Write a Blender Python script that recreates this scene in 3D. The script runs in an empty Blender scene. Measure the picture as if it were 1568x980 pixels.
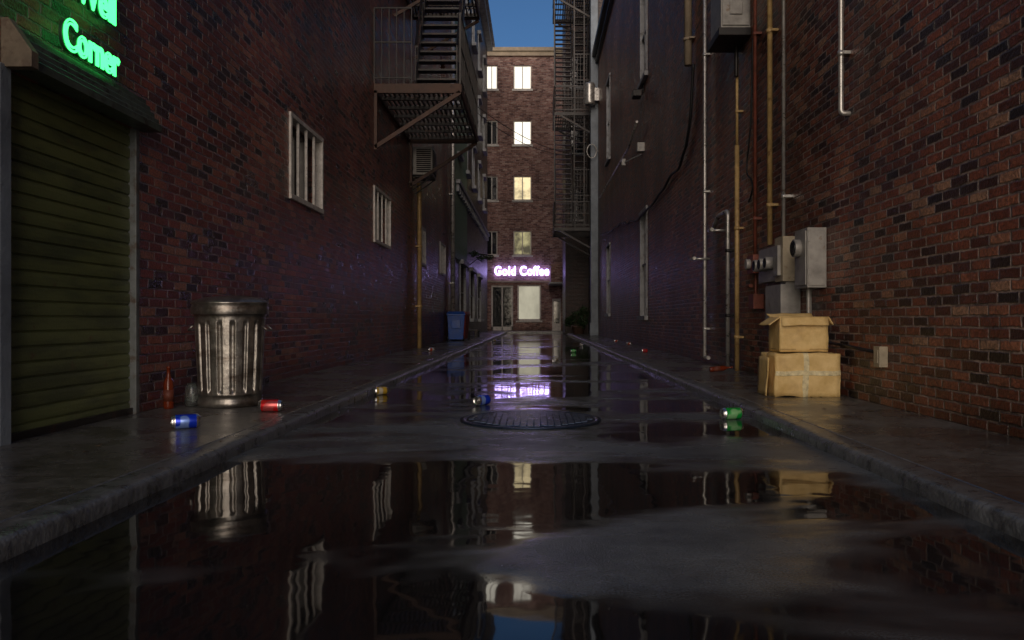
import bpy, math, random
from mathutils import Vector, Matrix, noise
random.seed(7)
scene = bpy.context.scene
H = 0.83; SW = 0.08
XL = -3.2; XR = 3.05; KX = 1.83

# ------------------------------------------------------------------ mesh builder
class MB:
    def __init__(s): s.v=[]; s.f=[]; s.m=[]; s.s=[]
    def face(s, idx, m=0, sm=False): s.f.append(idx); s.m.append(m); s.s.append(sm)
    def quad(s, a,b,c,d, m=0, sm=False):
        n=len(s.v); s.v += [tuple(a),tuple(b),tuple(c),tuple(d)]; s.face((n,n+1,n+2,n+3),m,sm)
    def box(s, x0,x1,y0,y1,z0,z1, m=0):
        n=len(s.v)
        s.v += [(x0,y0,z0),(x1,y0,z0),(x1,y1,z0),(x0,y1,z0),(x0,y0,z1),(x1,y0,z1),(x1,y1,z1),(x0,y1,z1)]
        for q in ((0,3,2,1),(4,5,6,7),(0,1,5,4),(1,2,6,5),(2,3,7,6),(3,0,4,7)):
            s.face(tuple(n+i for i in q),m)
    def beam(s, p,q,w,h=None,m=0,up=(0,0,1)):
        h=h or w; p=Vector(p); q=Vector(q); d=(q-p).normalized(); u=Vector(up)
        if abs(d.dot(u))>.98: u=Vector((0,1,0))
        a=d.cross(u).normalized()*w/2; b=a.cross(d).normalized()*h/2
        n=len(s.v)
        for c in (p,q):
            for e in (-a-b,a-b,a+b,-a+b): s.v.append(tuple(c+e))
        for f in ((3,2,1,0),(4,5,6,7),(0,1,5,4),(1,2,6,5),(2,3,7,6),(3,0,4,7)):
            s.face(tuple(n+i for i in f),m)
    def tube(s, pts, r, m=0, seg=10, rnd=0.0, caps=True):
        P=[Vector(p) for p in pts]
        if rnd>0 and len(P)>2:
            Q=[P[0]]
            for i in range(1,len(P)-1):
                a=(P[i-1]-P[i]); b=(P[i+1]-P[i]); k=min(rnd,a.length*.45,b.length*.45)
                A=P[i]+a.normalized()*k; B=P[i]+b.normalized()*k
                for j in range(7):
                    t=j/6; Q.append(A*(1-t)**2+P[i]*2*t*(1-t)+B*t*t)
            Q.append(P[-1]); P=Q
        n0=len(s.v); prev=None
        for i,p in enumerate(P):
            if i==0: d=P[1]-p
            elif i==len(P)-1: d=p-P[-2]
            else: d=(P[i+1]-p).normalized()+(p-P[i-1]).normalized()
            d.normalize()
            if prev is None:
                u=Vector((0,0,1)) if abs(d.z)<.9 else Vector((0,1,0))
                a=d.cross(u).normalized()
            else: a=(prev-d*prev.dot(d)).normalized()
            prev=a; b=d.cross(a)
            rr = r[i] if isinstance(r,(list,tuple)) else r
            for k in range(seg):
                t=2*math.pi*k/seg; s.v.append(tuple(p+a*math.cos(t)*rr+b*math.sin(t)*rr))
        for i in range(len(P)-1):
            for k in range(seg):
                k2=(k+1)%seg
                s.face((n0+i*seg+k,n0+i*seg+k2,n0+(i+1)*seg+k2,n0+(i+1)*seg+k),m,True)
        if caps:
            s.face(tuple(n0+k for k in reversed(range(seg))),m)
            e=n0+(len(P)-1)*seg; s.face(tuple(e+k for k in range(seg)),m)
    def lathe(s, prof, mat4=None, seg=32, m=0, fn=None, mats=None):
        mat4=mat4 or Matrix.Identity(4); n0=len(s.v)
        for (r,z) in prof:
            for k in range(seg):
                t=2*math.pi*k/seg; rr=r if fn is None else fn(r,z,t)
                s.v.append(tuple(mat4@Vector((rr*math.cos(t),rr*math.sin(t),z))))
        for i in range(len(prof)-1):
            mm=m if mats is None else mats[i]
            for k in range(seg):
                k2=(k+1)%seg
                s.face((n0+i*seg+k,n0+i*seg+k2,n0+(i+1)*seg+k2,n0+(i+1)*seg+k),mm,True)
        s.face(tuple(n0+k for k in reversed(range(seg))), m if mats is None else mats[0])
        e=n0+(len(prof)-1)*seg; s.face(tuple(e+k for k in range(seg)), m if mats is None else mats[-1])
    def build(s, name, mats, parent=None, bevel=0):
        me=bpy.data.meshes.new(name); me.from_pydata(s.v,[],s.f)
        for mt in mats: me.materials.append(mt)
        me.polygons.foreach_set('material_index',s.m); me.polygons.foreach_set('use_smooth',s.s)
        me.update()
        o=bpy.data.objects.new(name,me); scene.collection.objects.link(o)
        if parent: o.parent=parent
        if bevel:
            b=o.modifiers.new('bev','BEVEL'); b.width=bevel; b.segments=2; b.limit_method='ANGLE'; b.angle_limit=math.radians(50)
        return o
def empty(name):
    o=bpy.data.objects.new(name,None); scene.collection.objects.link(o); return o

# ------------------------------------------------------------------ materials
class NT:
    def __init__(s,name):
        s.mat=bpy.data.materials.new(name); s.mat.use_nodes=True; s.t=s.mat.node_tree
        s.b=s.t.nodes['Principled BSDF']; s.geo=None
    def n(s,typ,**k):
        x=s.t.nodes.new(typ)
        for a,b in k.items(): setattr(x,a,b)
        return x
    def set(s,sock,val):
        if isinstance(val,bpy.types.NodeSocket): s.t.links.new(val,sock)
        else: sock.default_value=val
    def M(s,op,a,b=0.0,c=None,clamp=False):
        x=s.n('ShaderNodeMath',operation=op,use_clamp=clamp); s.set(x.inputs[0],a); s.set(x.inputs[1],b)
        if c is not None: s.set(x.inputs[2],c)
        return x.outputs[0]
    def pos(s):
        if s.geo is None: s.geo=s.n('ShaderNodeNewGeometry').outputs['Position']
        return s.geo
    def obj(s): return s.n('ShaderNodeTexCoord').outputs['Object']
    def noise(s,scale,detail=3,rough=.55,vec=None,dist=0,sc=None):
        x=s.n('ShaderNodeTexNoise'); x.inputs['Scale'].default_value=scale; x.inputs['Detail'].default_value=detail
        x.inputs['Roughness'].default_value=rough; x.inputs['Distortion'].default_value=dist
        v=vec if vec is not None else s.pos()
        if sc:
            mp=s.n('ShaderNodeMapping'); s.set(mp.inputs['Vector'],v); mp.inputs['Scale'].default_value=sc[:3]
            if len(sc)>3: mp.inputs['Location'].default_value=sc[3:]
            v=mp.outputs[0]
        s.set(x.inputs['Vector'],v); return x.outputs['Fac']
    def blob(s,cx,cy,sx,sy,amp):
        a=s.n('ShaderNodeVectorMath',operation='SUBTRACT'); s.set(a.inputs[0],s.pos()); a.inputs[1].default_value=(cx,cy,0)
        b=s.n('ShaderNodeVectorMath',operation='MULTIPLY'); s.set(b.inputs[0],a.outputs[0]); b.inputs[1].default_value=(1/sx,1/sy,0)
        l=s.n('ShaderNodeVectorMath',operation='LENGTH'); s.set(l.inputs[0],b.outputs[0])
        return s.smooth(l.outputs['Value'],.2,1.5,amp,0.0)
    def ramp(s,fac,stops,interp='LINEAR'):
        x=s.n('ShaderNodeValToRGB'); e=x.color_ramp.elements; x.color_ramp.interpolation=interp
        while len(e)<len(stops): e.new(.5)
        for i,(p,c) in enumerate(stops):
            e[i].position=p; e[i].color=(c,c,c,1) if isinstance(c,(int,float)) else (*c,1)
        s.set(x.inputs[0],fac); return x.outputs[0]
    def smooth(s,v,a,b,o0=0.0,o1=1.0):
        x=s.n('ShaderNodeMapRange',interpolation_type='SMOOTHSTEP'); s.set(x.inputs[0],v)
        for i,k in enumerate((a,b,o0,o1)): s.set(x.inputs[i+1],k)
        return x.outputs[0]
    def mix(s,f,a,b,mode='MIX'):
        x=s.n('ShaderNodeMix',data_type='RGBA',blend_type=mode); s.set(x.inputs[0],f)
        for i,k in ((6,a),(7,b)):
            if isinstance(k,tuple) and len(k)==3: k=(*k,1)
            s.set(x.inputs[i],k)
        return x.outputs[2]
    def bump(s,h,dist=.01,strength=1.0):
        x=s.n('ShaderNodeBump'); x.inputs['Distance'].default_value=dist; x.inputs['Strength'].default_value=strength
        s.set(x.inputs['Height'],h); s.set(s.b.inputs['Normal'],x.outputs[0])
    def P(s,**k):
        for a,b in k.items():
            a=a.replace('_',' ')
            if isinstance(b,tuple) and len(b)==3: b=(*b,1)
            s.set(s.b.inputs[a],b)
        return s.mat

def brick_mat(name, stops, mortar, bw=.235, bh=.078, rough=.42, joint=.006, gr=.6, bd=.014, spec=.5):
    t=NT(name); sep=t.n('ShaderNodeSeparateXYZ'); t.set(sep.inputs[0],t.pos())
    nz1=t.noise(14,2)
    w1=t.M('MULTIPLY',t.M('SUBTRACT',nz1,.5),.016)
    u=t.M('ADD',t.M('ADD',sep.outputs[0],sep.outputs[1]),w1); z=t.M('ADD',sep.outputs[2],w1)
    rz=t.M('DIVIDE',z,bh); row=t.M('FLOOR',rz); fz=t.M('SUBTRACT',rz,row)
    off=t.M('MULTIPLY',t.M('FLOORED_MODULO',row,2.0),.5)
    jit=t.n('ShaderNodeTexWhiteNoise',noise_dimensions='1D'); t.set(jit.inputs['W'],row)
    ru=t.M('ADD',t.M('DIVIDE',u,bw),t.M('ADD',off,t.M('MULTIPLY',jit.outputs[0],.16)))
    col=t.M('FLOOR',ru); fu=t.M('SUBTRACT',ru,col)
    dx=t.M('MULTIPLY',t.M('MINIMUM',fu,t.M('SUBTRACT',1.0,fu)),bw)
    dz=t.M('MULTIPLY',t.M('MINIMUM',fz,t.M('SUBTRACT',1.0,fz)),bh)
    d=t.M('MINIMUM',dx,dz)
    nf=t.noise(50,3,.65)
    d=t.M('ADD',d,t.M('MULTIPLY',t.M('SUBTRACT',nf,.5),.014))
    mask=t.smooth(d,joint*.5,joint*1.7)
    cmb=t.n('ShaderNodeCombineXYZ'); t.set(cmb.inputs[0],col); t.set(cmb.inputs[1],row)
    wn=t.n('ShaderNodeTexWhiteNoise',noise_dimensions='2D'); t.set(wn.inputs['Vector'],cmb.outputs[0])
    base=t.ramp(wn.outputs[0],stops)
    mott=t.ramp(nf,[(.3,.35),(.72,1.4)])
    base=t.mix(1.0,base,mott,'MULTIPLY')
    g2=t.noise(4,4,.7)
    mort=t.mix(1.0,mortar,t.ramp(g2,[(.35,.15),(.68,1.3)]),'MULTIPLY')
    c=t.mix(mask,mort,base)
    g1=t.noise(.6,5,.65,sc=(1,1,.5))
    grime=t.ramp(g1,[(.36,1-gr),(.66,1.2)])
    c=t.mix(1.0,c,grime,'MULTIPLY')
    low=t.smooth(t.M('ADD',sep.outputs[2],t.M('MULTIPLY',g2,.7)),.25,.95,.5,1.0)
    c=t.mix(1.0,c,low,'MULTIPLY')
    r=t.M('ADD',t.M('MULTIPLY',g2,.45),t.M('MULTIPLY',wn.outputs[0],.12)); r=t.M('ADD',r,rough-.25)
    hgt=t.M('ADD',mask,t.M('ADD',t.M('MULTIPLY',nf,.55),t.M('MULTIPLY',wn.outputs[0],.35)))
    t.bump(hgt,bd,1.0)
    return t.P(Base_Color=c,Roughness=r,Specular_IOR_Level=spec)

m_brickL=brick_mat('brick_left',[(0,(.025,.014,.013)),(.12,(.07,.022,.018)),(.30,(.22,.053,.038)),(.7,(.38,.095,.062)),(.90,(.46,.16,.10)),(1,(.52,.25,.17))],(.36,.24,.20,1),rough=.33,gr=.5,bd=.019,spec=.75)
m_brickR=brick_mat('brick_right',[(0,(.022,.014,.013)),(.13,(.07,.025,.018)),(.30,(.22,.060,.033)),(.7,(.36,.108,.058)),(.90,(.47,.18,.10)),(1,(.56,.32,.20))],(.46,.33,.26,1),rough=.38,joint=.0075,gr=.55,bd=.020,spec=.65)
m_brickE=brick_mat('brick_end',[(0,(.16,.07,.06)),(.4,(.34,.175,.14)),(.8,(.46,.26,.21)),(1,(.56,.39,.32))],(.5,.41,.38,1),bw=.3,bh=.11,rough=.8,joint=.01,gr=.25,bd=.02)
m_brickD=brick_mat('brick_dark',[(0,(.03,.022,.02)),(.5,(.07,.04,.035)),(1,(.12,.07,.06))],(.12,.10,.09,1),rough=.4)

def simple(name,col,rough=.5,metal=0,var=.35,sc=6,bump=0,col2=None,thr=(.5,.7),bs=40,spec=.5,objc=False):
    t=NT(name); v=t.obj() if objc else None
    nz=t.noise(sc,4,.65,vec=v)
    c=t.mix(1.0,(*col,1),t.ramp(nz,[(.3,1-var),(.7,1+var*.6)]),'MULTIPLY')
    if col2: c=t.mix(t.smooth(t.noise(sc*1.7,4,.7,vec=v,sc=(1,1,1,4,7,2)),*thr),c,(*col2,1))
    r=t.M('ADD',t.M('MULTIPLY',t.M('SUBTRACT',nz,.5),.3),rough,clamp=True)
    if bump: t.bump(t.noise(bs,3,.65,vec=v),bump)
    return t.P(Base_Color=c,Roughness=r,Metallic=metal,Specular_IOR_Level=spec)
m_core=simple('render_grey',(.10,.10,.10),.8)
m_white=simple('white_paint_frame',(.68,.65,.60),.5,var=.3,sc=9,col2=(.2,.13,.09),thr=(.6,.75))
m_glass=simple('dark_window_glass',(.012,.014,.017),.08,var=.3,spec=.8)
m_iron=simple('black_iron',(.018,.016,.016),.42,.2,col2=(.07,.032,.02),thr=(.52,.72),sc=3)
m_rust=simple('rusty_steel',(.11,.060,.042),.6,.1,col2=(.045,.03,.025),sc=4,bump=.003)
m_galv=simple('galvanised_pipe',(.55,.54,.51),.3,.6,col2=(.25,.18,.12),thr=(.58,.75))
m_yel=simple('ochre_pipe_paint',(.50,.34,.14),.42,.1,col2=(.2,.11,.05),thr=(.52,.72))
m_red=simple('red_pipe_paint',(.24,.07,.045),.5,.1,col2=(.12,.05,.03))
m_cable=simple('black_cable',(.015,.015,.016),.5)
m_conc=simple('pilaster_concrete',(.24,.28,.32),.6,sc=2,bump=.004)
m_stone=simple('light_stone_trim',(.40,.41,.42),.6,sc=2,col2=(.18,.17,.16),bump=.004)
m_beige=simple('beige_stone_trim',(.42,.34,.24),.7,sc=2)
m_jamb=simple('jamb_steel',(.22,.24,.24),.5,.3,sc=6,col2=(.12,.09,.07))
m_grey=simple('electrical_box_grey',(.36,.35,.325),.42,.2,sc=5,col2=(.22,.15,.10),thr=(.6,.78))
m_grey2=simple('electrical_box_beige',(.44,.38,.27),.5,.1,sc=5,col2=(.2,.12,.07),thr=(.6,.75))
m_green=simple('green_cladding',(.03,.085,.06),.45,.1,sc=1)
m_hood=simple('hood_green_metal',(.13,.17,.14),.35,.4,sc=5,col2=(.06,.055,.045))
m_wood=simple('hood_end_timber',(.20,.16,.11),.7,sc=8,col2=(.12,.085,.06))
m_ac=simple('ac_plastic',(.5,.49,.46),.5,col2=(.25,.2,.16),thr=(.6,.8))
m_dark=simple('dark_cavity',(.01,.01,.01),.7)
m_leaf=simple('leaf_green',(.04,.08,.03),.5,sc=8,var=.6)
m_pot=simple('planter_clay',(.12,.07,.05),.7)
m_bblue=simple('bin_blue_plastic',(.012,.09,.42),.4,sc=5)
m_bred=simple('bin_red_plastic',(.22,.03,.02),.4,sc=5)
m_rub=simple('rubber_black',(.02,.02,.02),.6)

def emis(name,col,st,tex=None):
    t=NT(name); c=(*col,1)
    if tex: c=t.mix(1.0,c,t.ramp(t.noise(tex[0],4,.6,sc=tex[1]),[(.38,tex[2]),(.62,1.15)]),'MULTIPLY')
    return t.P(Base_Color=(.02,.02,.02),Emission_Color=c,Emission_Strength=st,Roughness=.3)
e_win=emis('window_lit_white',(1,.93,.78),1.4,(1.2,(1.5,1,.25),.8))
e_warm=emis('window_lit_warm',(.95,.76,.42),1.0,(1.3,(1,1,1),.35))
e_dim=emis('window_lit_dim',(.7,.62,.30),.5,(1.5,(1,1,1),.12))
e_shop=emis('shop_window_glow',(.75,.70,.52),.5,(.7,(1,1,.6),.75))
e_green=emis('neon_green',(.05,1,.17),3.6)
e_viol=emis('neon_violet',(.48,.38,1),8)
m_ngreen=simple('neon_backing',(.02,.06,.03),.4)

# road
t=NT('wet_asphalt')
big=t.noise(.8,4,.6,sc=(.5,1,1,3.3,.9,0),dist=.3)
for b in ((-1.45,2.8,.8,1.0,-.13),(0,4.3,2.0,.55,-.06),(.05,1.95,.9,.45,-.22),(.65,2.95,1.0,.45,.14),(-.2,5.9,1.4,.6,.05),(1.5,2.5,.6,.9,-.08)):
    big=t.M('ADD',big,t.blob(*b))
sp=t.n('ShaderNodeSeparateXYZ'); t.set(sp.inputs[0],t.pos())
big=t.M('ADD',big,t.smooth(sp.outputs[1],6.5,9,0.0,-.06))
pud=t.smooth(big,.44,.62)
mid=t.noise(6,4,.7)
fine=t.noise(120,2,.7)
dry=t.mix(t.ramp(t.noise(1.6,4,.65),[(.3,0.0),(.7,1.0)]),(.048,.056,.066),(.145,.165,.185))
dry=t.mix(1.0,dry,t.ramp(fine,[(.3,.5),(.7,1.45)]),'MULTIPLY')
c=t.mix(t.smooth(big,.43,.57),(.009,.009,.010),dry)
rr=t.M('ADD',.035,t.M('MULTIPLY',pud,t.M('ADD',.12,t.M('MULTIPLY',mid,.36))))
hh=t.M('MULTIPLY',pud,t.M('ADD',t.M('MULTIPLY',fine,.9),t.M('MULTIPLY',mid,1.6)))
hh=t.M('ADD',hh,t.M('MULTIPLY',t.noise(3.0,2,.5),.5))
t.bump(hh,.0045,.8)
m_road=t.P(Base_Color=c,Roughness=rr,Specular_IOR_Level=.5)

t=NT('wet_concrete_pavement')
n1=t.noise(1.1,5,.65); n2=t.noise(16,4,.7)
c=t.mix(t.ramp(n1,[(.35,0.0),(.65,1.0)]),(.05,.049,.047),(.15,.145,.135))
c=t.mix(1.0,c,t.ramp(n2,[(.3,.55),(.7,1.35)]),'MULTIPLY')
sep=t.n('ShaderNodeSeparateXYZ'); t.set(sep.inputs[0],t.pos())
fy=t.M('FLOORED_MODULO',sep.outputs[1],3.0)
jo=t.smooth(t.M('ABSOLUTE',t.M('SUBTRACT',fy,.75)),.002,.009)
c=t.mix(jo,(.03,.027,.024),c)
rr=t.smooth(n1,.36,.62,.12,.40)
t.bump(t.M('ADD',n2,t.M('MULTIPLY',jo,.6)),.005,.8)
m_walk=t.P(Base_Color=c,Roughness=rr,Specular_IOR_Level=.6)
m_kerb=simple('kerb_stone',(.12,.13,.14),.3,sc=9,var=.6,bump=.008,bs=25)
m_ground=simple('ground_earth',(.05,.05,.05),.9)
m_man=simple('manhole_iron',(.03,.05,.095),.3,.6,sc=12,bump=.002)

# roller door
t=NT('roller_door_paint')
c=t.mix(t.smooth(t.noise(3,5,.7,sc=(1,.4,2)),.4,.65),(.17,.20,.075),(.09,.11,.05))
c=t.mix(t.smooth(t.noise(9,5,.7),.58,.75),c,(.14,.09,.045))
t.bump(t.noise(60,2),.002)
m_roll=t.P(Base_Color=c,Roughness=.42,Metallic=.15)

# trash can metal
t=NT('trash_can_zinc')
nz=t.noise(7,5,.7); v2=t.noise(3,4,.6,sc=(1,1,3,3,3,3))
c=t.mix(t.smooth(nz,.35,.7),(.25,.235,.215),(.50,.47,.42)); c=t.mix(t.smooth(v2,.50,.70),c,(.15,.12,.10))
t.bump(t.noise(28,3),.003)
m_zinc=t.P(Base_Color=c,Roughness=t.M('ADD',.20,t.M('MULTIPLY',nz,.26)),Metallic=.85)

# cardboard
t=NT('cardboard')
c=t.mix(t.ramp(t.noise(6,5,.7),[(.3,0.0),(.7,1.0)]),(.62,.42,.15),(.84,.62,.28))
c=t.mix(t.smooth(t.noise(3,4,.6,sc=(1,1,1,8,1,1)),.55,.75,0,.5),c,(.36,.21,.08))
t.bump(t.noise(14,4),.008)
m_card=t.P(Base_Color=c,Roughness=.6)
m_tape=simple('packing_tape',(.80,.70,.42),.3,sc=20,bump=.002)
m_cardin=simple('cardboard_inside',(.25,.15,.07),.8)
t=NT('brown_glass'); m_bott=t.P(Base_Color=(.22,.035,.01),Roughness=.08,Transmission_Weight=.3,IOR=1.45)
t=NT('clear_glass'); m_clear=t.P(Base_Color=(.8,.85,.82),Roughness=.06,Transmission_Weight=.95,IOR=1.4)
m_label=simple('bottle_label',(.16,.04,.02),.6)
m_alu=simple('aluminium',(.75,.75,.75),.25,.95,sc=20,var=.15)
def canmat(nm,c,c2):
    t=NT(nm); o=t.obj(); cc=t.mix(t.smooth(t.noise(16,1,.4,vec=o,sc=(1,1,.5)),.56,.6),(*c,1),(*c2,1))
    return t.P(Base_Color=cc,Roughness=.25,Metallic=.45,Coat_Weight=.3)
cm={'blue':canmat('can_blue',(.01,.05,.75),(.25,.4,.9)),'red':canmat('can_red',(.75,.015,.02),(.6,.1,.1)),
    'yellow':canmat('can_yellow',(.65,.42,.05),(.8,.75,.6)),'green':canmat('can_green',(.01,.42,.06),(.3,.7,.3)),'white':canmat('can_white',(.6,.6,.6),(.6,.1,.05))}

# ------------------------------------------------------------------ ground, road, pavements
g=MB(); g.quad((-250,-250,-.012),(250,-250,-.012),(250,250,-.012),(-250,250,-.012)); g.build('ground',[m_ground])
g=MB(); g.quad((-KX-.05,-14,0),(KX+.05,-14,0),(KX+.05,51,0),(-KX-.05,51,0)); g.build('alley_road',[m_road])
def pavement(sgn,xw,name):
    g=MB(); ys=[-14+.25*i for i in range(int(64.6/.25)+1)]
    rows=[]
    for y in ys:
        j=noise.noise(Vector((sgn*3,y*1.3,0)))*.014+noise.noise(Vector((sgn*3,y*5,4)))*.007
        jz=noise.noise(Vector((sgn*7,y*.9,9)))*.005
        prof=[(KX-.004+j,-.01),(KX+j,.052+jz),(KX+.012+j,.070+jz),(KX+.035+j,.079+jz),(KX+.15,.080),(KX+.158,.074),(KX+.166,.080),(abs(xw)+.35,.081)]
        rows.append([(sgn*a,y,b) for a,b in prof])
    for r in rows: g.v+=r
    k=8
    for i in range(len(rows)-1):
        for j in range(k-1):
            f=(i*k+j,i*k+j+1,(i+1)*k+j+1,(i+1)*k+j)
            if sgn>0: f=f[::-1]
            g.face(f,1 if j<5 else 0,j<4)
    g.build(name,[m_walk,m_kerb])
pavement(-1,XL,'pavement'); pavement(1,XR,'pavement')
g=MB(); g.box(-12,12,50.7,56,-.01,.09); g.build('pavement',[m_walk],bevel=.01)

# manhole
g=MB(); mc=(-.04,6.52)
g.lathe([(.585,.001),(.583,.010),(.545,.012),(.54,.006),(.53,.006),(.525,.012),(.001,.012)],Matrix.Translation((mc[0],mc[1],0)),64)
for i in range(-9,10):
    for j in range(-9,10):
        x=i*.054; y=j*.054
        if x*x+y*y<.49**2:
            g.box(mc[0]+x-.022,mc[0]+x+.022,mc[1]+y-.022,mc[1]+y+.022,.0115,.0165)
g.build('manhole_cover',[m_man])

# ------------------------------------------------------------------ walls
def wallgrid(g,fn,u0,u1,z0,z1,ops,depth=.16,m=0,flip=False):
    us=sorted({u0,u1,*[o[0] for o in ops],*[o[1] for o in ops]}); zs=sorted({z0,z1,*[o[2] for o in ops],*[o[3] for o in ops]})
    def q(a,b,c,d):
        P=[fn(*p) for p in (a,b,c,d)]
        if flip: P=P[::-1]
        g.quad(*P,m=m)
    for i in range(len(us)-1):
        for j in range(len(zs)-1):
            cu=(us[i]+us[i+1])/2; cz=(zs[j]+zs[j+1])/2
            if any(o[0]<cu<o[1] and o[2]<cz<o[3] for o in ops): continue
            q((us[i],zs[j],0),(us[i+1],zs[j],0),(us[i+1],zs[j+1],0),(us[i],zs[j+1],0))
    for a,b,c,d in ops:
        q((a,c,0),(b,c,0),(b,c,depth),(a,c,depth)); q((b,d,0),(a,d,0),(a,d,depth),(b,d,depth))
        q((a,d,0),(a,c,0),(a,c,depth),(a,d,depth)); q((b,c,0),(b,d,0),(b,d,depth),(b,c,depth))
fL=lambda u,z,d:(XL-d,u,z)
fR=lambda u,z,d:(XR+d,u,z)
EY=54.0
fE=lambda u,z,d:(u,EY+d,z)

# --- left building near
bl=empty('brick_building')
winsL=[(10.2,11.7,2.46,3.5),(15.5,17.2,2.42,3.46),(21.5,22.7,2.42,3.42),(26.2,27.7,2.42,3.42)]
door=(4.72,6.3,SW,2.36)
winsL2=[(10.2+i*5.4,11.6+i*5.4,8.2,9.8) for i in range(4)]
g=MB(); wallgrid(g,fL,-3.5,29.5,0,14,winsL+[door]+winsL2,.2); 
g.quad((XL,-3.5,0),(XL,-3.5,14),(XL-.4,-3.5,14),(XL-.4,-3.5,0)); g.build('wall',[m_brickL],bl)
g=MB(); g.box(XL-9,XL-.21,-3.49,29.49,0,13.95); g.build('body',[m_core],bl)
g=MB(); g.box(XL-.4,XL+.12,-3.6,29.5,14,14.3); g.build('coping',[m_stone],bl)
g=MB()
for (a,b,c,d) in winsL:
    g.quad((XL-.15,a,c),(XL-.15,b,c),(XL-.15,b,d),(XL-.15,a,d),m=1)
    w=.06
    g.box(XL-.10,XL+.035,a-.03,b+.03,c-.05,c+.02); g.box(XL-.10,XL+.03,a-.03,b+.03,d-.02,d+.04)
    g.box(XL-.10,XL+.03,a-.03,a+w-.03,c+.02,d-.02); g.box(XL-.10,XL+.03,b-w+.03,b+.03,c+.02,d-.02)
    for k in (1,2,3):
        y=a+(b-a)*k/4; g.box(XL-.022,XL+.014,y-.022,y+.022,c+.02,d-.02)
for (a,b,c,d) in winsL2:
    g.quad((XL-.15,a,c),(XL-.15,b,c),(XL-.15,b,d),(XL-.15,a,d),m=1)
    g.box(XL-.1,XL+.03,a,b,c-.06,c); 
g.build('windows',[m_white,m_glass],bl,bevel=.006)

# roller door
g=MB(); prof=[]; z=SW
while z<2.36:
    for (dx,dz) in ((0,0),(.002,.004),(.013,.007),(.015,.03),(.015,.06),(.012,.085),(0,.090)): prof.append((dx,z+dz))
    z+=.097
ys=[door[0]+.01,door[1]-.035]; DP=.055
for i in range(len(prof)-1):
    (a,za),(b,zb)=prof[i],prof[i+1]
    g.quad((XL-DP+a,ys[0],za),(XL-DP+a,ys[1],za),(XL-DP+b,ys[1],zb),(XL-DP+b,ys[0],zb),m=0)
g.box(XL-DP,XL-DP+.04,ys[0],ys[1],SW,SW+.05,1)
g.box(XL-DP-.02,XL+.010,door[1]-.04,door[1]+.012,SW,2.36,2); g.box(XL-DP-.02,XL+.03,door[0]-.08,door[0]+.02,SW,2.36,3)
g.build('roller_door',[m_roll,m_iron,m_jamb,m_conc],None,bevel=.003)
# hood over door
g=MB(); y0,y1=4.70,6.38
st=[(XL+.003,2.62),(XL+.03,2.62),(XL+.032,2.580),(XL+.065,2.565),(XL+.067,2.525),(XL+.10,2.51),(XL+.102,2.47),(XL+.135,2.455),(XL+.137,2.42),(XL+.16,2.41),(XL+.16,2.355),(XL+.003,2.355)]
n=len(st); g.v+=[(x,y0+.05,z) for x,z in st]+[(x,y1,z) for x,z in st]
for i in range(n): g.face((i,(i+1)%n,n+(i+1)%n,n+i),0)
g.face(tuple(range(n,2*n)),0); g.face(tuple(reversed(range(n))),1)
e=[(XL+.004,2.64),(XL+.05,2.64),(XL+.19,2.44),(XL+.19,2.345),(XL+.004,2.345)]
k=len(g.v); ne=len(e); g.v+=[(x,y0-.02,z) for x,z in e]+[(x,y0+.049,z) for x,z in e]
for i in range(ne): g.face((k+i,k+(i+1)%ne,k+ne+(i+1)%ne,k+ne+i),1)
g.face(tuple(k+ne+i for i in range(ne)),1); g.face(tuple(k+i for i in reversed(range(ne))),1)
g.build('door_hood',[m_hood,m_wood],bevel=.003)

# --- left far building
b2=empty('townhouse')
ops=[(31.5+i*4,32.7+i*4,z,z+1.9) for i in range(5) for z in (7.6,11.2,14.8)]+[(33+i*5,35.6+i*5,.9,3.2) for i in range(3)]
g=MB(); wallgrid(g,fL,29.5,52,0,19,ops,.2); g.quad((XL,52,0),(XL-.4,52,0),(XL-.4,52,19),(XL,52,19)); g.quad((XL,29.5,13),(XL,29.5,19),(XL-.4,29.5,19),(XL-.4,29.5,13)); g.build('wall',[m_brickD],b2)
g=MB(); g.box(XL-9,XL-.21,29.51,51.99,0,18.95); g.build('body',[m_core],b2)
g=MB()
for (a,b,c,d) in ops:
    g.quad((XL-.15,a,c),(XL-.15,b,c),(XL-.15,b,d),(XL-.15,a,d),m=1)
    g.box(XL-.05,XL+.22,a-.1,b+.1,c-.15,c); g.box(XL-.05,XL+.18,a-.1,b+.1,d,d+.18)
    g.box(XL-.06,XL+.05,a-.02,a+.08,c,d); g.box(XL-.06,XL+.05,b-.08,b+.02,c,d); g.box(XL-.13,XL-.08,a,b,(c+d)/2-.03,(c+d)/2+.03)
g.box(XL-.4,XL+.35,29.5,52.1,18.7,19.0); g.box(XL-.4,XL+.50,29.5,52.2,19.0,19.15)
g.box(XL-.1,XL+.22,31,51,6.25,6.4); y=31.1
while y<51: g.box(XL-.1,XL+.17,y,y+.35,5.95,6.25); y+=.8
g.build('windows_and_cornice',[m_stone,m_glass],b2)
g=MB(); y=30.2
while y<36: g.box(XL-.01,XL+.06,y,y+.12,3.3,14,0); y+=.22
g.box(XL-.01,XL+.02,30.2,36,3.3,14); g.build('green_cladding',[m_green],b2)

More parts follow.
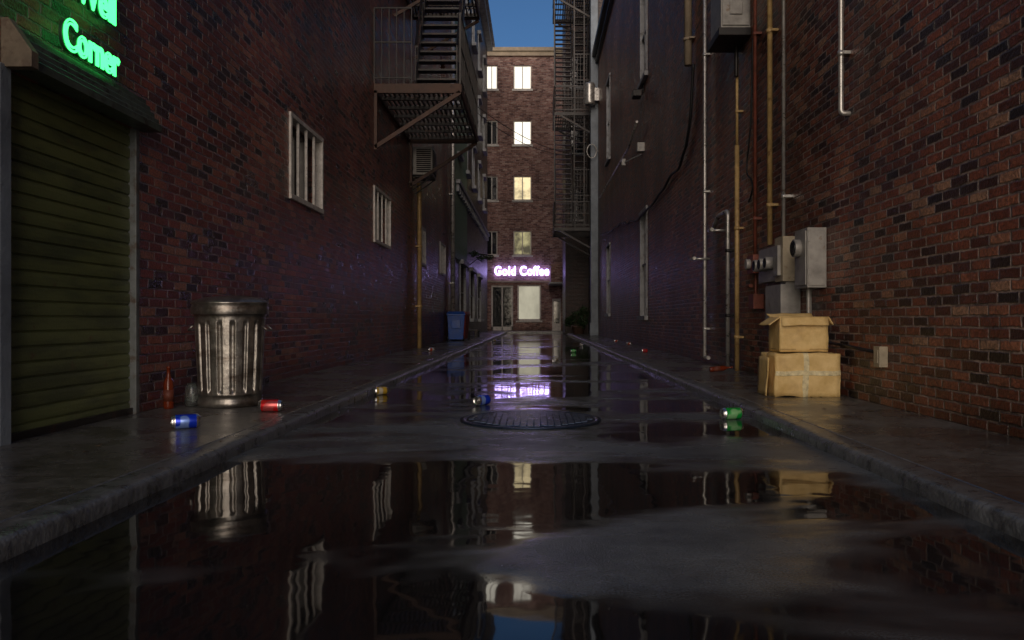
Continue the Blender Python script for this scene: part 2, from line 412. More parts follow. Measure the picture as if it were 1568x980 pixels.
# --- right near building
b3=empty('brick_building')
winR=[(21.4,22.7,.95,3.85),(32,33.4,1.1,3.9),(32,33.4,7.5,10.8),(21.4,22.7,7.6,10.2)]
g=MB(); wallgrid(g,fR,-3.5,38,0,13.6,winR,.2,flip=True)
g.quad((XR,-3.5,0),(XR+.4,-3.5,0),(XR+.4,-3.5,13.6),(XR,-3.5,13.6)); g.build('wall',[m_brickR],b3)
g=MB(); g.box(XR+.21,XR+9,-3.49,37.99,0,13.5); g.build('body',[m_core],b3)
g=MB(); g.box(XR-.30,XR+.4,-3.6,38.05,13.6,13.85); g.box(XR-.15,XR+.003,-3.6,38.02,13.3,13.6); g.build('cornice',[m_iron],b3)
g=MB()
for (a,b,c,d) in winR:
    g.quad((XR+.15,a,c),(XR+.15,a,d),(XR+.15,b,d),(XR+.15,b,c),m=1)
    g.box(XR-.03,XR+.1,a-.05,a+.05,c,d); g.box(XR-.03,XR+.1,b-.05,b+.05,c,d); g.box(XR-.10,XR+.1,a-.14,b+.14,c-.12,c); g.box(XR-.05,XR+.1,a-.1,b+.1,d,d+.1)
    g.box(XR+.02,XR+.08,(a+b)/2-.03,(a+b)/2+.03,c,d); g.box(XR+.02,XR+.08,a,b,(c+d)/2-.03,(c+d)/2+.03)
g.build('windows',[m_stone,m_glass],b3,bevel=.006)
# --- right far building
b4=empty('tenement_building')
opR=[(40,41.3,z,z+2.0) for z in (6.4,12.0)]
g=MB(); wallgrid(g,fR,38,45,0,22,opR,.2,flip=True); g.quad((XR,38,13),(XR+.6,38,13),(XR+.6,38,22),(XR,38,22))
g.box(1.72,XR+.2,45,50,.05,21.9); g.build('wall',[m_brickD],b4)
g=MB(); g.box(XR+.21,XR+7,38.01,49.99,0,21.9); g.build('body',[m_core],b4)
g=MB(); g.box(XR-.36,XR-.003,38.1,38.7,.08,22); g.box(XR-.4,XR+.02,38.06,38.74,.08,.7); g.build('pilaster',[m_conc],b4,bevel=.02)
g=MB()
for (a,b,c,d) in opR:
    g.quad((XR+.15,a,c),(XR+.15,a,d),(XR+.15,b,d),(XR+.15,b,c),m=1); g.box(XR-.12,XR+.1,a-.1,b+.1,c-.12,c)
for z in (6.6,10.4,14.2): g.box(2.0,2.7,44.9,44.995,z,z+1.7,1); g.box(1.95,2.75,44.86,44.99,z-.12,z,0); g.box(2.32,2.38,44.88,44.899,z,z+1.7,0)
g.build('windows',[m_stone,m_glass],b4)

# --- end building
b5=empty('apartment_building'); tE=.045
def ez(y): return H+(490-y)*tE
opE=[]; kinds=[]
for i,yc in enumerate((118,203,288,372)):
    zc=ez(yc)
    for j,xc in ((2,-.9),(3,4.6)):
        opE.append((xc-.62,xc+.62,zc-.83,zc+.83)); kinds.append((i,j))
    opE.append((-3.42,-2.62,zc-.83,zc+.83)); kinds.append((i,1))
shop=[(-3.05,-1.55,.12,3.22),(-1.25,.38,.80,3.25)]
g=MB(); wallgrid(g,fE,-12,9,0,19.3,opE+shop,.25); g.build('wall',[m_brickE],b5)
g=MB(); g.box(-12,9,EY+.26,EY+10,0,19.2); g.build('body',[m_core],b5)
g=MB(); g.box(-12.1,9.1,EY-.28,EY+.4,19.3,19.55); g.box(-12.05,9.05,EY-.16,EY-.003,19.0,19.3); g.box(-12,9,EY-.08,EY-.003,3.42,3.55)
g.build('cornice',[m_beige],b5)
g=MB()
for (a,b,c,d),(i,j) in zip(opE,kinds):
    mi={0:2,1:2,2:3,3:4}[i] if j==2 else (2 if (i==0 and j==1) else 1)
    g.quad((a,EY+.2,c),(b,EY+.2,c),(b,EY+.2,d),(a,EY+.2,d),m=mi)
    for (p,q,r,s_) in ((a,a+.07,c,d),(b-.07,b,c,d),(a,b,c,c+.07),(a,b,d-.07,d),((a+b)/2-.03,(a+b)/2+.03,c,d)):
        g.box(p,q,EY+.10+.003*(r==c),EY+.18,r,s_)
    g.box(a-.1,b+.1,EY-.08,EY+.1,c-.14,c-.001,0)
(a,b,c,d)=shop[0]
g.quad((a,EY+.2,c),(b,EY+.2,c),(b,EY+.2,d),(a,EY+.2,d),m=1)
for (p,q,r,s_) in ((a,a+.1,c,d),(b-.1,b,c,d),(a,b,d-.12,d),((a+b)/2-.04,(a+b)/2+.04,c,d),(a,b,c,c+.25)): g.box(p,q,EY+.08+.003*(r==c),EY+.17,r,s_)
(a,b,c,d)=shop[1]
g.quad((a,EY+.2,c),(b,EY+.2,c),(b,EY+.2,d),(a,EY+.2,d),m=5)
for (p,q,r,s_) in ((a,a+.1,c,d),(b-.1,b,c,d),(a,b,d-.1,d),(a,b,c,c+.1)): g.box(p,q,EY+.08+.003*(r==c),EY+.17,r,s_)
g.box(a-.1,b+.1,EY-.1,EY+.08,c-.12,c-.002,0)
g.build('windows_and_shopfront',[m_white,m_glass,e_win,e_warm,e_dim,e_shop],b5)
# porch at right of the end building
g=MB(); g.box(1.95,4.5,51.2,EY-.01,.09,3.2,0); g.box(1.0,4.5,50.9,EY-.01,3.3,4.5,0); g.box(.9,4.5,50.8,EY-.01,3.2,3.3,1)
g.box(1.15,1.75,EY-.1,EY-.01,.09,2.3,2); g.box(1.25,1.65,EY-.12,EY-.1,.6,2.1,3)
g.build('shop_porch',[m_brickE,m_stone,m_white,m_glass])
# ------------------------------------------------------------------ signs
def sign(name,txt,size,loc,rot,mat,extr,bev,spacing=1.0,outline=False,off=0):
    c=bpy.data.curves.new(name,'FONT'); c.body=txt; c.size=size; c.space_character=spacing
    c.extrude=extr; c.bevel_depth=bev; c.bevel_resolution=1; c.align_x='CENTER'; c.offset=off; c.resolution_u=5
    if outline: c.fill_mode='NONE'
    c.materials.append(mat); o=bpy.data.objects.new(name,c); scene.collection.objects.link(o)
    o.location=loc; o.rotation_euler=rot; return o
s=sign('coffee_shop_sign','Gold Coffee',.86,(-.95,EY-.14,3.92),(math.pi/2,0,0),e_viol,.04,.004,1.10,off=.020)
bpy.context.view_layer.update(); s.scale.x=3.75/max(s.dimensions.x,.1)
p=empty('neon_corner_sign')
rot=(math.pi/2,0,math.pi/2)
for (tx,y,z,sz,w) in (('Corner',5.56,2.655,.30,.70),('Well',5.62,3.035,.30,.50)):
    o=sign('letters',tx,sz,(XL+.06,y,z),rot,e_green,0,.0085,1.0,outline=True); bpy.context.view_layer.update(); o.scale.x=w/o.dimensions.x if o.dimensions.x>.01 else 1; o.parent=p
    o2=sign('letter_backing',tx,sz,(XL+.03,y,z),rot,m_ngreen,.012,0); o2.scale.x=o.scale.x; o2.parent=p

# ------------------------------------------------------------------ fire escapes
def platform(g,x0,x1,y0,y1,z,step=.1,fm=0,bm=1):
    for (p,q) in (((x0,y0,z),(x1,y0,z)),((x0,y1,z),(x1,y1,z)),((x0,y0,z),(x0,y1,z)),((x1,y0,z),(x1,y1,z))):
        g.beam(p,q,.05,.16,bm)
    x=x0+step
    while x<x1-.04: g.box(x-.016,x+.016,y0+.03,y1-.03,z+.02,z+.06,fm); x+=step
    y=y0+.7
    while y<y1: g.box(x0,x1,y-.03,y+.03,z-.05,z+.019,fm); y+=.7
def rail(g,p,q,h,step=.14,m=0,th=.03):
    p=Vector(p); q=Vector(q); n=max(1,int((q-p).length/step))
    for k in (h,h*.55,.12): g.beam(p+Vector((0,0,k)),q+Vector((0,0,k)),th,th,m)
    for i in range(n+1):
        a=p.lerp(q,i/n); w=.04 if i%6==0 else .018; g.beam(a,a+Vector((0,0,h)),w,w,m)
def flight(g,x0,x1,p,q,rise=.23,m=0,hr=1.0,bm=0):
    (ya,za),(yb,zb)=p,q; n=int(abs(zb-za)/rise)
    for x in (x0,x1):
        g.beam((x,ya,za),(x,yb,zb),.04,.22,bm)
        if hr:
            g.beam((x,ya,za+hr),(x,yb,zb+hr),.035,.035,m)
            for i in range(0,n,2):
                t=i/n; y=ya+(yb-ya)*t; z=za+(zb-za)*t; g.beam((x,y,z),(x,y,z+hr),.02,.02,m)
    for i in range(1,n):
        t=i/n; y=ya+(yb-ya)*t; z=za+(zb-za)*t
        g.box(x0,x1,y-.11,y+.11,z-.02,z+.015,m)
g=MB(); a,b=XL+.01,-1.49
platform(g,a,b,15.5,19.9,5.42)
rail(g,(a,15.5,5.5),(-2.45,15.5,5.5),1.5); rail(g,(b,15.5,5.5),(b,19.9,5.5),1.4); rail(g,(a,19.9,5.5),(b,19.9,5.5),1.4)
for y in (15.5,19.9):
    g.beam((a+.02,y,4.25),(b,y,5.33),.06,.08,1); g.beam((a+.03,y,4.2),(a+.03,y,5.45),.06,.06,1); g.beam((a,y,5.34),(b,y,5.34),.06,.05,1)
flight(g,-2.41,-1.58,(15.75,5.45),(17.9,8.8),.235,0,.9)
platform(g,a,b,17.7,20.6,8.8); rail(g,(b,17.7,8.9),(b,20.6,8.9),1.3); rail(g,(a,20.6,8.9),(b,20.6,8.9),1.3)
flight(g,-3.1,-2.45,(20.4,8.85),(17.6,12.2),.235,0,.9)
for y in (17.7,20.6): g.beam((a,y,7.7),(b,y,8.7),.05,.07,1)
platform(g,a,b,15.5,18.2,12.2)
g.build('fire_escape',[m_iron,m_rust])

g=MB(); a,b=.95,XR-.02; y0,y1=39.4,42.6
zs=(5.4,11.2,17.0)
for z in zs:
    platform(g,a,b,y0,y1,z,.12,0,0)
    rail(g,(a,y0,z+.08),(b,y0,z+.08),1.3,.16,0,.06); rail(g,(a,y0,z+.08),(a,y1,z+.08),1.3,.16,0,.06)
    g.beam((b,y0,z-1.1),(a+.3,y0,z-.08),.07,.09,0); g.beam((b,y1,z-1.1),(a+.3,y1,z-.08),.07,.09,0)
for z in (5.4,11.2,17.0):
    flight(g,a+.08,a+.92,(y0+.2,z),(y1-.7,z+5.8),.27,0,.8)
    flight(g,a+1.05,a+1.75,(y1-.3,z),(y0+1.2,z+5.6),.30,0,.8)
    for x in (a,a+1.0,a+1.5): g.beam((x,y0+.03,z),(x,y0+.03,z+5.8),.06,.06,0)
    rail(g,(a+1.0,y0+.02,z+.1),(b-.3,y0+.02,z+.1),2.9,.15,0,.05)
g.build('fire_escape',[m_iron,m_rust])
g=MB(); g.lathe([(.2,0),(.24,.02),(.25,.1),(.25,.95),(.22,1.05),(.1,1.1)],Matrix.Translation((2.62,38.3-.5,11.2)),24); g.box(2.85,3.05,37.7,37.9,11.4,12.0); g.build('wall_tank',[m_galv])
g=MB(); pts=[]
for i in range(25):
    t=2*math.pi*i/24; pts.append((2.72+.23*math.cos(t),37.9,9.0+.33*math.sin(t)))
g.tube(pts,.025,0,8); g.tube([(2.95,37.9,9.0),(3.05,37.9,9.0)],.03); g.build('hose_ring',[m_galv])

# ------------------------------------------------------------------ AC unit, left wall
g=MB(); ax0,ax1,ay0,ay1,az0,az1=XL+.03,-2.66,20.2,20.95,4.58,5.3
g.box(ax0,ax1,ay0,ay1,az0,az1,0); g.box(ax0+.10,ax1-.04,ay0-.006,ay0-.001,az0+.06,az1-.06,1)
for i in range(11): 
    z=az0+.09+i*.052; g.box(ax0+.09,ax1-.03,ay0-.02,ay0-.007,z,z+.018,0)
g.box(ax1,ax1+.012,ay0+.06,ay1-.06,az0+.06,az1-.06,1)
for i in range(9): z=az0+.1+i*.06; g.box(ax1+.012,ax1+.03,ay0+.05,ay1-.05,z,z+.02,0)
for y in (ay0+.1,ay1-.1): g.beam((XL,y,az0-.03),(ax1,y,az0-.03),.04,.04,2); g.beam((XL,y,az0-.4),(ax1-.05,y,az0-.05),.03,.03,2)
g.build('air_conditioner',[m_ac,m_dark,m_iron],bevel=.008)

# ------------------------------------------------------------------ pipes
def pipe(name,pts,r,mat,rnd=.08,clamps=(),wall=XR,cm_=None):
    g=MB(); g.tube(pts,r,0,12,rnd)
    for (y,z) in clamps:
        x=pts[0][0]; g.tube([(x,y,z-.025),(x,y,z+.025)],r*1.28,1,12); g.box(min(x,wall),max(x,wall),y-r*1.9,y+r*1.9,z-.015,z+.015,1)
    return g.build(name,[mat,cm_ or m_iron])
def vp(name,y,z0,z1,r,mat,off=.07,extra=None,side=1,cl=1.6):
    x=(XR-off) if side>0 else (XL+off)
    pts=[(x,y,z1),(x,y,z0)]
    if extra: pts+=extra(x,y,z0)
    z=z0+.5; c=[]
    while z<z1: c.append((y,z)); z+=cl
    return pipe(name,pts,r,mat,.1,c,XR if side>0 else XL,mat)
vp('wall_pipe',7.62,2.92,13,.026,m_galv,.08,lambda x,y,z:[(x,y-.0,z-.08),(XR+.05,y-.02,z-.09)],cl=2.6)
vp('wall_pipe',9.32,1.80,13,.022,m_galv,.10,cl=2.9)
vp('wall_pipe',9.90,1.78,13,.034,m_yel,.09,cl=2.2)
vp('wall_pipe',10.6,1.70,13,.024,m_red,.08,cl=2.5)
vp('wall_pipe',11.55,SW,3.4,.036,m_yel,.08); vp('wall_pipe',11.55,3.4,4.7,.022,m_yel,.08)
vp('wall_pipe',13.75,SW+.1,13,.032,m_galv,.08,lambda x,y,z:[(x,y,z-.0),(x+.0,y-.3,z-.0)],cl=2.4)
pipe('wall_pipe',[(XR-.08,12.1,SW),(XR-.08,12.1,2.52),(XR-.08,12.75,2.52),(XR-.08,13.1,2.36)],.034,m_galv,.12,[(12.1,.9),(12.1,1.9)],XR)
g=MB(); g.tube([(XR-.3,13.7,1.9),(XR,13.7,1.9)],.02); g.tube([(XR-.3,13.55,1.9),(XR-.3,13.85,1.9)],.03); g.tube([(XR-.28,12.4,2.25),(XR,12.4,2.25)],.02); g.tube([(XR-.28,12.28,2.25),(XR-.28,12.52,2.25)],.03); g.build('valve_taps',[m_galv])
vp('wall_pipe',15.15,5.75,13,.075,m_beige,.10)
pipe('conduit',[(XR-.05,8.4,.62),(XR-.05,6.95,.55)],.016,m_iron,.05,[])
pipe('drain_pipe',[(XL+.09,21.0,SW),(XL+.09,21.0,4.2),(XL+.09,20.9,4.5)],.06,m_yel,.1,[(21.0,1.2),(21.0,2.8)],XL,m_yel)
pipe('drain_pipe',[(XL+.12,29.2,SW),(XL+.12,29.2,13.5)],.08,m_galv,.1,[(29.2,2.2),(29.2,5.5),(29.2,9)],XL,m_galv)
pipe('wall_handrail_pipe',[(XR-.18,35,6.3),(XR-.18,24.2,6.15),(XR-.18,22.2,6.45)],.035,m_galv,.2,[])
# cable
def wob(pts,n=60,amp=.04):
    P=[Vector(p) for p in pts]; out=[]
    for i in range(n+1):
        u=i/n*(len(P)-1); k=min(int(u),len(P)-2); t=u-k
        p0=P[max(k-1,0)];p1=P[k];p2=P[k+1];p3=P[min(k+2,len(P)-1)]
        q=.5*((2*p1)+(-p0+p2)*t+(2*p0-5*p1+4*p2-p3)*t*t+(-p0+3*p1-3*p2+p3)*t**3)
        q.z+=noise.noise(Vector((u*2.1,3,1)))*amp; out.append(q)
    return out
g=MB(); g.tube(wob([(3.0,14.9,5.7),(3.0,15.3,4.6),(3.0,16.2,4.1),(3.0,18.2,3.95),(3.0,20.9,3.78),(3.0,24.8,3.9),(3.0,27,4.2),(3.0,30,4.3),(3.0,36,4.75)],90,.12),.028,0,8); g.build('wall_cable',[m_cable])
g=MB(); g.tube(wob([(XR-.03,10.9,4.75),(XR-.03,11.0,3.6),(XR-.03,11.2,3.0),(XR-.03,10.9,2.7),(XR-.03,11.1,2.5)],40,.05),.012,0,8); g.build('wall_cable',[m_cable])
for (p,q,sg) in (((XL,30,9.8),(XR,41,9.4),.7),((XL,34,10.4),(XR,44,10.2),.9),((XL,46,8),(XR,44.9,8.3),.4)):
    g=MB(); P=[Vector(p).lerp(Vector(q),i/20)-Vector((0,0,sg*4*(i/20)*(1-i/20))) for i in range(21)]; g.tube(P,.014,0,6); g.build('overhead_cable',[m_cable])
g=MB(); g.box(XR-.32,XR-.08,21.9,22.3,7.1,7.28,0); g.beam((XR,22.1,7.35),(XR-.2,22.1,7.2),.05,.05,0); g.box(XR-.03,XR,22,22.2,7.25,7.5,0); g.build('wall_floodlight',[m_iron],bevel=.01)
g=MB(); g.box(XR-.2,XR,21.9,22.15,5.55,5.8); g.beam((XR,22.6,5.6),(XR-.35,24,5.65),.04,.04); g.box(XR-.42,XR-.3,23.9,24.1,5.55,5.75); g.build('security_camera',[m_ac],bevel=.01)

# ------------------------------------------------------------------ electrical boxes, right wall
W=XR-.004
p=empty('electric_meter_cabinet')
g=MB(); g.box(W-.20,W,8.2,8.6,1.17,1.80,0); g.box(W-.212,W-.201,8.23,8.57,1.2,1.77,0); g.box(W-.19,W-.02,8.19,8.199,1.19,1.78,0)
for z in (1.3,1.65): g.box(W-.20,W-.17,8.183,8.19,z,z+.06,0)
g.tube([(W-.212,8.42,1.60),(W-.28,8.42,1.60)],.095,0,24); g.tube([(W-.28,8.42,1.60),(W-.29,8.42,1.60)],.08,1,24)
g.tube([(W-.12,8.40,1.17),(W-.12,8.40,.10)],.022,0,10); g.tube([(W-.06,8.52,1.17),(W-.06,8.52,.10)],.018,0,10)
g.build('large_cabinet',[m_grey,m_glass],p,bevel=.006)
g=MB(); g.box(W-.19,W,9.05,9.35,1.28,1.80,0); g.box(W-.17,W,9.36,10.1,1.30,1.72,1)
for y in (9.5,9.75,9.98): g.tube([(W-.17,y,1.52),(W-.27,y,1.52)],.075,1,20); g.tube([(W-.27,y,1.52),(W-.276,y,1.52)],.06,2,20)
g.box(W-.03-.2,W,9.0,9.6,.80,1.24,1); g.box(W-.14,W,9.1,9.3,1.24,1.30,1)
g.box(W-.23,W-.191,9.12,9.28,1.35,1.7,1)
for x in (.08,.16): g.tube([(W-x,9.2,.80),(W-x,9.2,.09)],.02,1,8)
g.build('meter_bank',[m_grey2,m_grey,m_glass],p,bevel=.006)
g=MB(); g.box(W-.16,W,10.4,10.7,1.45,1.7,0); g.box(W-.14,W,10.45,10.7,.98,1.18,0); g.tube([(W-.08,10.55,1.45),(W-.08,10.55,.98)],.02,0,8)
g.tube([(W-.16,10.55,1.58),(W-.22,10.55,1.58)],.07,1,16); g.tube([(W-.1,10.7,1.3),(W-.1,10.9,1.3)],.03,0)
g.build('red_junction_boxes',[m_red,m_grey],p,bevel=.005)
g=MB(); g.box(W-.42,W,11.1,11.75,4.97,6.1,0); g.box(W-.40,W-.02,11.08,11.099,5.0,6.06,0); g.box(W-.30,W-.12,11.06,11.079,5.15,5.45,0)
g.box(W-.46,W,11.05,11.8,4.85,4.96,1); g.tube([(W-.1,11.5,4.87),(W-.1,11.5,4.4)],.03,1)
g.build('electrical_box',[m_grey,m_iron],bevel=.01)
g=MB(); g.box(XR-.075,XR,6.78,6.90,.42,.60,0); g.box(XR-.082,XR-.075,6.80,6.88,.45,.57,0); g.box(XR-.07,XR-.01,6.772,6.779,.44,.58,0); g.build('outlet_box',[m_grey2],bevel=.005)

# ------------------------------------------------------------------ trash can
g=MB(); T=Matrix.Translation((-2.685,6.9,SW))
prof=[(.245,0),(.262,.004),(.262,.05),(.255,.06),(.255,.10)]
for i in range(49): z=.10+i*.014; prof.append((.257+.030*(z-.1)/.67,z))
prof+=[(.292,.79),(.300,.80),(.300,.815),(.290,.822)]
def fn(r,z,t):
    if .11<z<.76:
        k=max(0,min(1,(z-.12)/.035))*max(0,min(1,(.745-z)/.035)); s_=max(0.0,math.cos(t*17+.6)-.35)/.65; s_=min(1,s_*1.8)
        return r+.006-.026*k*s_+.0015*math.sin(3*t+z*6)
    return r+.006+.002*math.sin(5*t+z*9)
g.lathe(prof,T,288,0,fn)
lid=[(.293,.815),(.318,.80),(.322,.805),(.320,.86),(.312,.885),(.322,.895),(.322,.905),(.308,.913),(.29,.925),(.22,.945),(.12,.957),(.001,.96)]
g.lathe([(r+0,z) for r,z in lid],T@Matrix.Rotation(.015,4,'X'),96,0,lambda r,z,t:r+.003*math.sin(3*t+1))
for sg in (-1,1):
    cx=-2.685+sg*.30
    g.tube([(cx,6.83,SW+.70),(cx+sg*.05,6.83,SW+.66),(cx+sg*.05,6.97,SW+.66),(cx,6.97,SW+.70)],.008,0,8,.03)
g.build('trash_can',[m_zinc])

# ------------------------------------------------------------------ bottles, jar, soda cans
def bottle(name,loc,mat,s=1,rot=None):
    M_=Matrix.Translation(loc)@(rot or Matrix.Identity(4))@Matrix.Scale(s,4)
    g=MB(); g.lathe([(.030,0),(.036,.004),(.038,.02),(.038,.19),(.034,.215),(.018,.25),(.014,.27),(.014,.315),(.017,.317),(.017,.33),(.013,.332)],M_,24); 
    g.lathe([(.0392,.06),(.0392,.15)],M_,24,1); return g.build(name,[mat,m_label])
bottle('glass_bottle',(-3.10,6.62,SW),m_bott,1.08)
bottle('glass_bottle',(2.50,11.25,SW+.038),m_bott,1.0,Matrix.Rotation(math.radians(84),4,'Y'))
g=MB(); T=Matrix.Translation((-2.99,6.82,SW)); g.lathe([(.05,0),(.058,.006),(.058,.14),(.05,.165),(.042,.17),(.042,.20),(.039,.20),(.039,.17),(.054,.135),(.054,.012),(.01,.01)],T,28); g.build('glass_jar',[m_clear])
def can(col,x,y,z,ang,s=1.35):
    g=MB(); M_=Matrix.Rotation(ang,4,'Z')@Matrix.Rotation(math.pi/2,4,'Y')@Matrix.Translation((0,0,-.061))
    g.lathe([(.020,.004),(.024,.0),(.027,.003),(.0325,.013),(.033,.016),(.033,.105),(.031,.111),(.0265,.119),(.027,.122),(.025,.1225),(.0235,.118),(.001,.1175)],M_,28,0,lambda r,zz,t:r*(1-.10*max(0,math.cos(t-1))*math.exp(-((zz-.06)/.02)**2)),mats=[1,1,1,1,0,1,1,1,1,1,1])
    g.tube([M_@Vector((0,.0,.119)),M_@Vector((0,.016,.120))],.005,1,6)
    o=g.build('soda_can',[cm[col],m_alu]); o.scale=(s,s,s); o.location=(x,y,z+.033*s)
can('blue',-2.42,5.42,SW,math.radians(208),1.5); can('red',-2.17,6.42,SW,math.radians(5),1.5); can('yellow',-1.72,8.7,0,math.radians(35))
can('blue',-.52,7.65,0,math.radians(235),1.5); can('green',1.64,6.55,0,math.radians(195),1.5); can('yellow',-1.6,30,0,1.); can('white',-2.5,18.75,SW,.5)
can('white',2.72,26.5,SW,.3); can('white',2.8,23.5,SW,2.5); can('red',2.5,18,SW,.4); can('green',.96,19.9,0,.2); can('white',1.45,25,0,1.9); can('yellow',.38,15.3,0,1.3)

# ------------------------------------------------------------------ cardboard boxes
def crumple(v,s=.012):
    n=noise.noise_vector(Vector(v)*5.3); n2=noise.noise_vector(Vector(v)*14); return tuple(Vector(v)+n*s+n2*s*.35)
def gridface(g,o,u,v,nu,nv,m,s=.012):
    o=Vector(o);u=Vector(u);v=Vector(v); n0=len(g.v)
    for j in range(nv+1):
        for i in range(nu+1): g.v.append(crumple(o+u*i/nu+v*j/nv,s))
    for j in range(nv):
        for i in range(nu):
            a=n0+j*(nu+1)+i; g.face((a,a+1,a+nu+2,a+nu+1),m,True)
def cbox(g,x0,x1,y0,y1,z0,z1,m=0,top=True,s=.012):
    gridface(g,(x0,y0,z0),(x1-x0,0,0),(0,0,z1-z0),14,10,m,s); gridface(g,(x1,y1,z0),(x0-x1,0,0),(0,0,z1-z0),14,10,m,s)
    gridface(g,(x0,y1,z0),(0,y0-y1,0),(0,0,z1-z0),12,10,m,s); gridface(g,(x1,y0,z0),(0,y1-y0,0),(0,0,z1-z0),12,10,m,s)
    if top: gridface(g,(x0,y0,z1),(x1-x0,0,0),(0,y1-y0,0),14,12,m,s)
g=MB(); x0,x1,y0,y1,z0,z1=2.33,2.96,7.62,8.12,SW+.002,SW+.42
cbox(g,x0,x1,y0,y1,z0,z1,0,True,.018)
for (a,b,c,d) in ((x0,x1,.21,.255),(2.60,2.655,0.0,.42)):
    zz0=z0+c if b-a>.3 else z0; zz1=z0+d-.002 if b-a>.3 else z1
    gridface(g,(a,y0-.004-.001*(b-a>.3),zz0),(b-a,0,0),(0,0,zz1-zz0),14,8,1,.018)
gridface(g,(2.60,y0,z1+.004),(.055,0,0),(0,y1-y0,0),3,10,1,.018)
gridface(g,(x0-.075,y0+.02,z0+.01),(.02,.40,0),(.02,0,.37),8,8,0,.012)
o=g.build('cardboard_box',[m_card,m_tape]); sm=o.modifiers.new('t','SOLIDIFY'); sm.thickness=.005
g=MB(); x0,x1,y0,y1,z0,z1=2.40,2.87,7.68,8.06,SW+.435,SW+.78
cbox(g,x0,x1,y0,y1,z0,z1,0,False,.010); gridface(g,(x0,y0,z0+.03),(x1-x0,0,0),(0,y1-y0,0),6,6,1,.004)
gridface(g,(x0,y0,z1),(0,y1-y0,0),(-.11,0,-.08),8,5,0,.010); gridface(g,(x1,y0,z1),(0,y1-y0,0),(.05,0,-.08),8,5,0,.008)
gridface(g,(x0+.01,y0-.006,z1),(x1-x0-.02,0,0),(0,-.04,-.085),8,5,0,.008); gridface(g,(x0,y1,z1),(x1-x0,0,0),(0,.10,.04),8,5,0,.012)
o=g.build('cardboard_box',[m_card,m_cardin]); sm=o.modifiers.new('t','SOLIDIFY'); sm.thickness=.005

# ------------------------------------------------------------------ wheelie bins
def bin_(name,x,y,mat,ang=0):
    g=MB(); w,d,h=.31,.36,.95
    n=len(g.v); g.v+=[(-w*.82,-d*.8,.06),(w*.82,-d*.8,.06),(w*.82,d*.75,.06),(-w*.82,d*.75,.06),(-w,-d,h),(w,-d,h),(w,d,h),(-w,d,h)]
    for q in ((0,3,2,1),(4,5,6,7),(0,1,5,4),(1,2,6,5),(2,3,7,6),(3,0,4,7)): g.face(tuple(n+i for i in q),0)
    g.box(-w-.025,w+.025,-d-.03,d+.02,h-.03,h+.02,0)
    n=len(g.v); g.v+=[(-w-.02,-d-.05,h+.021),(w+.02,-d-.05,h+.021),(w+.02,d+.05,h+.06),(-w-.02,d+.05,h+.06),(-w+.03,-d+.02,h+.07),(w-.03,-d+.02,h+.07),(w-.03,d,h+.12),(-w+.03,d,h+.12)]
    for q in ((4,5,6,7),(0,1,5,4),(1,2,6,5),(2,3,7,6),(3,0,4,7)): g.face(tuple(n+i for i in q),0)
    g.tube([(-w,d+.07,h-.02),(w,d+.07,h-.02)],.018,0)
    for sx in (-1,1): g.tube([(sx*(w*.8),d*.8,.1),(sx*(w*.8+.06),d*.8,.1)],.1,1,20)
    g.box(-w*.5,w*.5,-d-.004,-d+.04,.45,.75,0)
    o=g.build(name,[mat,m_rub],None,.012); o.location=(x,y,SW); o.rotation_euler=(0,0,ang)
bin_('wheelie_bin',-2.85,28.0,m_bblue,.12); bin_('wheelie_bin',-2.80,28.95,m_bred,-.1)
g=MB(); g.box(XL+.05,-2.5,34,36,.35,.42,0)
for y in (34.1,35.8): g.box(XL+.1,XL+.2,y,y+.1,SW,.35,1); g.box(-2.65,-2.55,y,y+.1,SW,.35,1)
g.box(XL+.05,XL+.12,34,36,.42,.8,0); g.build('bench',[m_iron,m_iron])

# ------------------------------------------------------------------ plants
def leaves(g,c,r,n,sz,m=0):
    for i in range(n):
        d=Vector((random.gauss(0,1),random.gauss(0,1),random.gauss(0,1))).normalized()*(random.random()**.4)
        p=Vector(c)+Vector((d.x*r[0],d.y*r[1],d.z*r[2]))*(.75+.4*noise.noise(d*2.3+Vector(c)))
        a=Vector((random.uniform(-1,1),random.uniform(-1,1),random.uniform(-.6,.6))).normalized()*sz*random.uniform(.6,1.3)
        b=a.cross(Vector((random.uniform(-1,1),random.uniform(-1,1),1))).normalized()*sz*.45
        g.quad(p-a,p+b,p+a,p-b,m)
g=MB()
for c,r in (((2.15,42,.95),(.5,.5,.5)),((2.6,42.3,1.2),(.42,.5,.5)),((1.8,42.2,.75),(.35,.4,.35)),((2.5,41.6,.7),(.45,.4,.4))): leaves(g,c,r,420,.07)
for i in range(6): g.tube([(2.3,42,.4),(2.3+random.uniform(-.5,.4),42+random.uniform(-.4,.4),1.1)],.015,1,6)
g.lathe([(.28,.08),(.36,.45),(.38,.46),(.38,.5),(.33,.5)],Matrix.Translation((2.3,42,0)),24,1)
g.build('potted_bush',[m_leaf,m_pot])
g=MB(); 
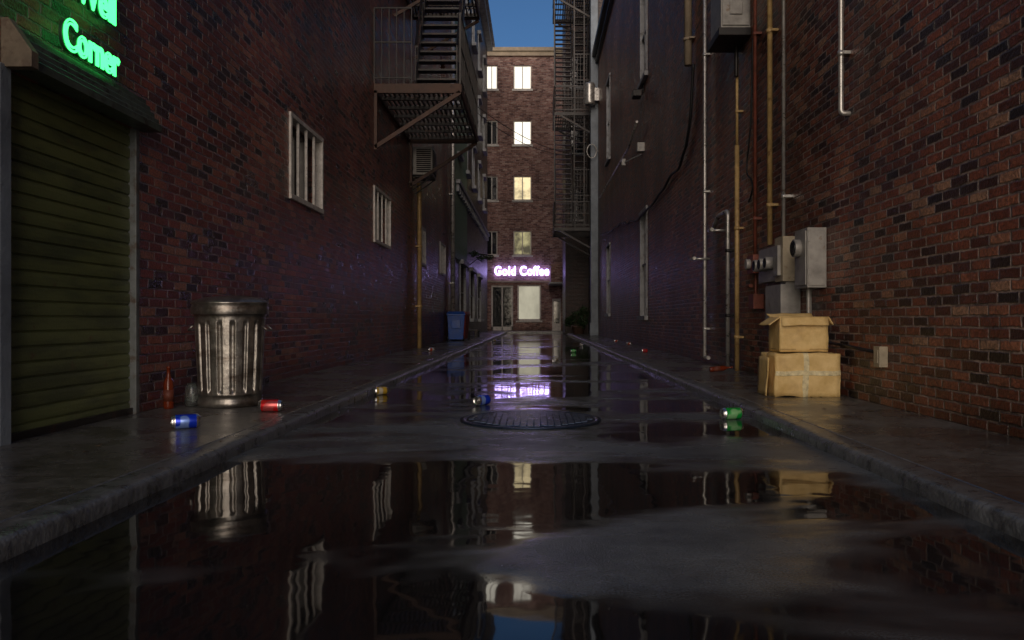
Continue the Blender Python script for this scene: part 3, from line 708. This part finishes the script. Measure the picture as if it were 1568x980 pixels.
for c,r in (((-2.9,37,3.95),(.3,.5,.2)),((-2.6,38,3.85),(.3,.5,.25)),((-2.3,38.5,3.9),(.3,.3,.15))): leaves(g,c,r,150,.06)
g.tube([(XL,37.6,4.05),(-2.1,38.5,4.0)],.03,1,8); g.tube([(XL,38,3.5),(-2.6,38.3,4.0)],.02,1,6)
g.build('climbing_ivy_bracket',[m_leaf,m_iron])
g=MB()
for i in range(110):
    sd=random.choice((-1,1)); x=sd*random.uniform(1.9,3.0); y=random.uniform(3,30); s_=random.uniform(.010,.03); a=random.uniform(0,6.28)
    dx,dy=math.cos(a)*s_,math.sin(a)*s_; z=SW+.004
    g.quad((x-dx,y-dy,z),(x+dy*.5,y-dx*.5,z+.004),(x+dx,y+dy,z+.002),(x-dy*.5,y+dx*.5,z+.006))
g.build('leaf_litter',[simple('dead_leaf',(.14,.08,.04),.6)])

# ------------------------------------------------------------------ light
w=bpy.data.worlds.new('World'); scene.world=w; w.use_nodes=True; nt=w.node_tree
sky=nt.nodes.new('ShaderNodeTexSky'); sky.sky_type='NISHITA'; sky.sun_disc=False
EL,AZ=15,184
sky.sun_elevation=math.radians(EL); sky.sun_rotation=math.radians(AZ); sky.ozone_density=6; sky.air_density=1.0; sky.dust_density=.1
bg=nt.nodes['Background']; nt.links.new(sky.outputs[0],bg.inputs[0]); bg.inputs[1].default_value=.075
L=bpy.data.lights.new('sun','SUN'); L.energy=2.45; L.angle=math.radians(55); L.color=(1,.80,.61)
so=bpy.data.objects.new('sun',L); scene.collection.objects.link(so)
d=Vector((math.sin(math.radians(AZ))*math.cos(math.radians(EL)),math.cos(math.radians(AZ))*math.cos(math.radians(EL)),math.sin(math.radians(EL))))
so.rotation_euler=(-d).to_track_quat('-Z','Y').to_euler()

cam=bpy.data.cameras.new('camera'); co=bpy.data.objects.new('camera',cam); scene.collection.objects.link(co)
co.location=(0,0,H); co.rotation_euler=(math.pi/2,0,0); cam.lens=27.55; cam.sensor_width=36; cam.shift_x=-36/1568; cam.clip_end=600; cam.clip_start=.05
scene.camera=co
scene.view_settings.view_transform='Standard'; scene.view_settings.look='None'; scene.view_settings.exposure=0
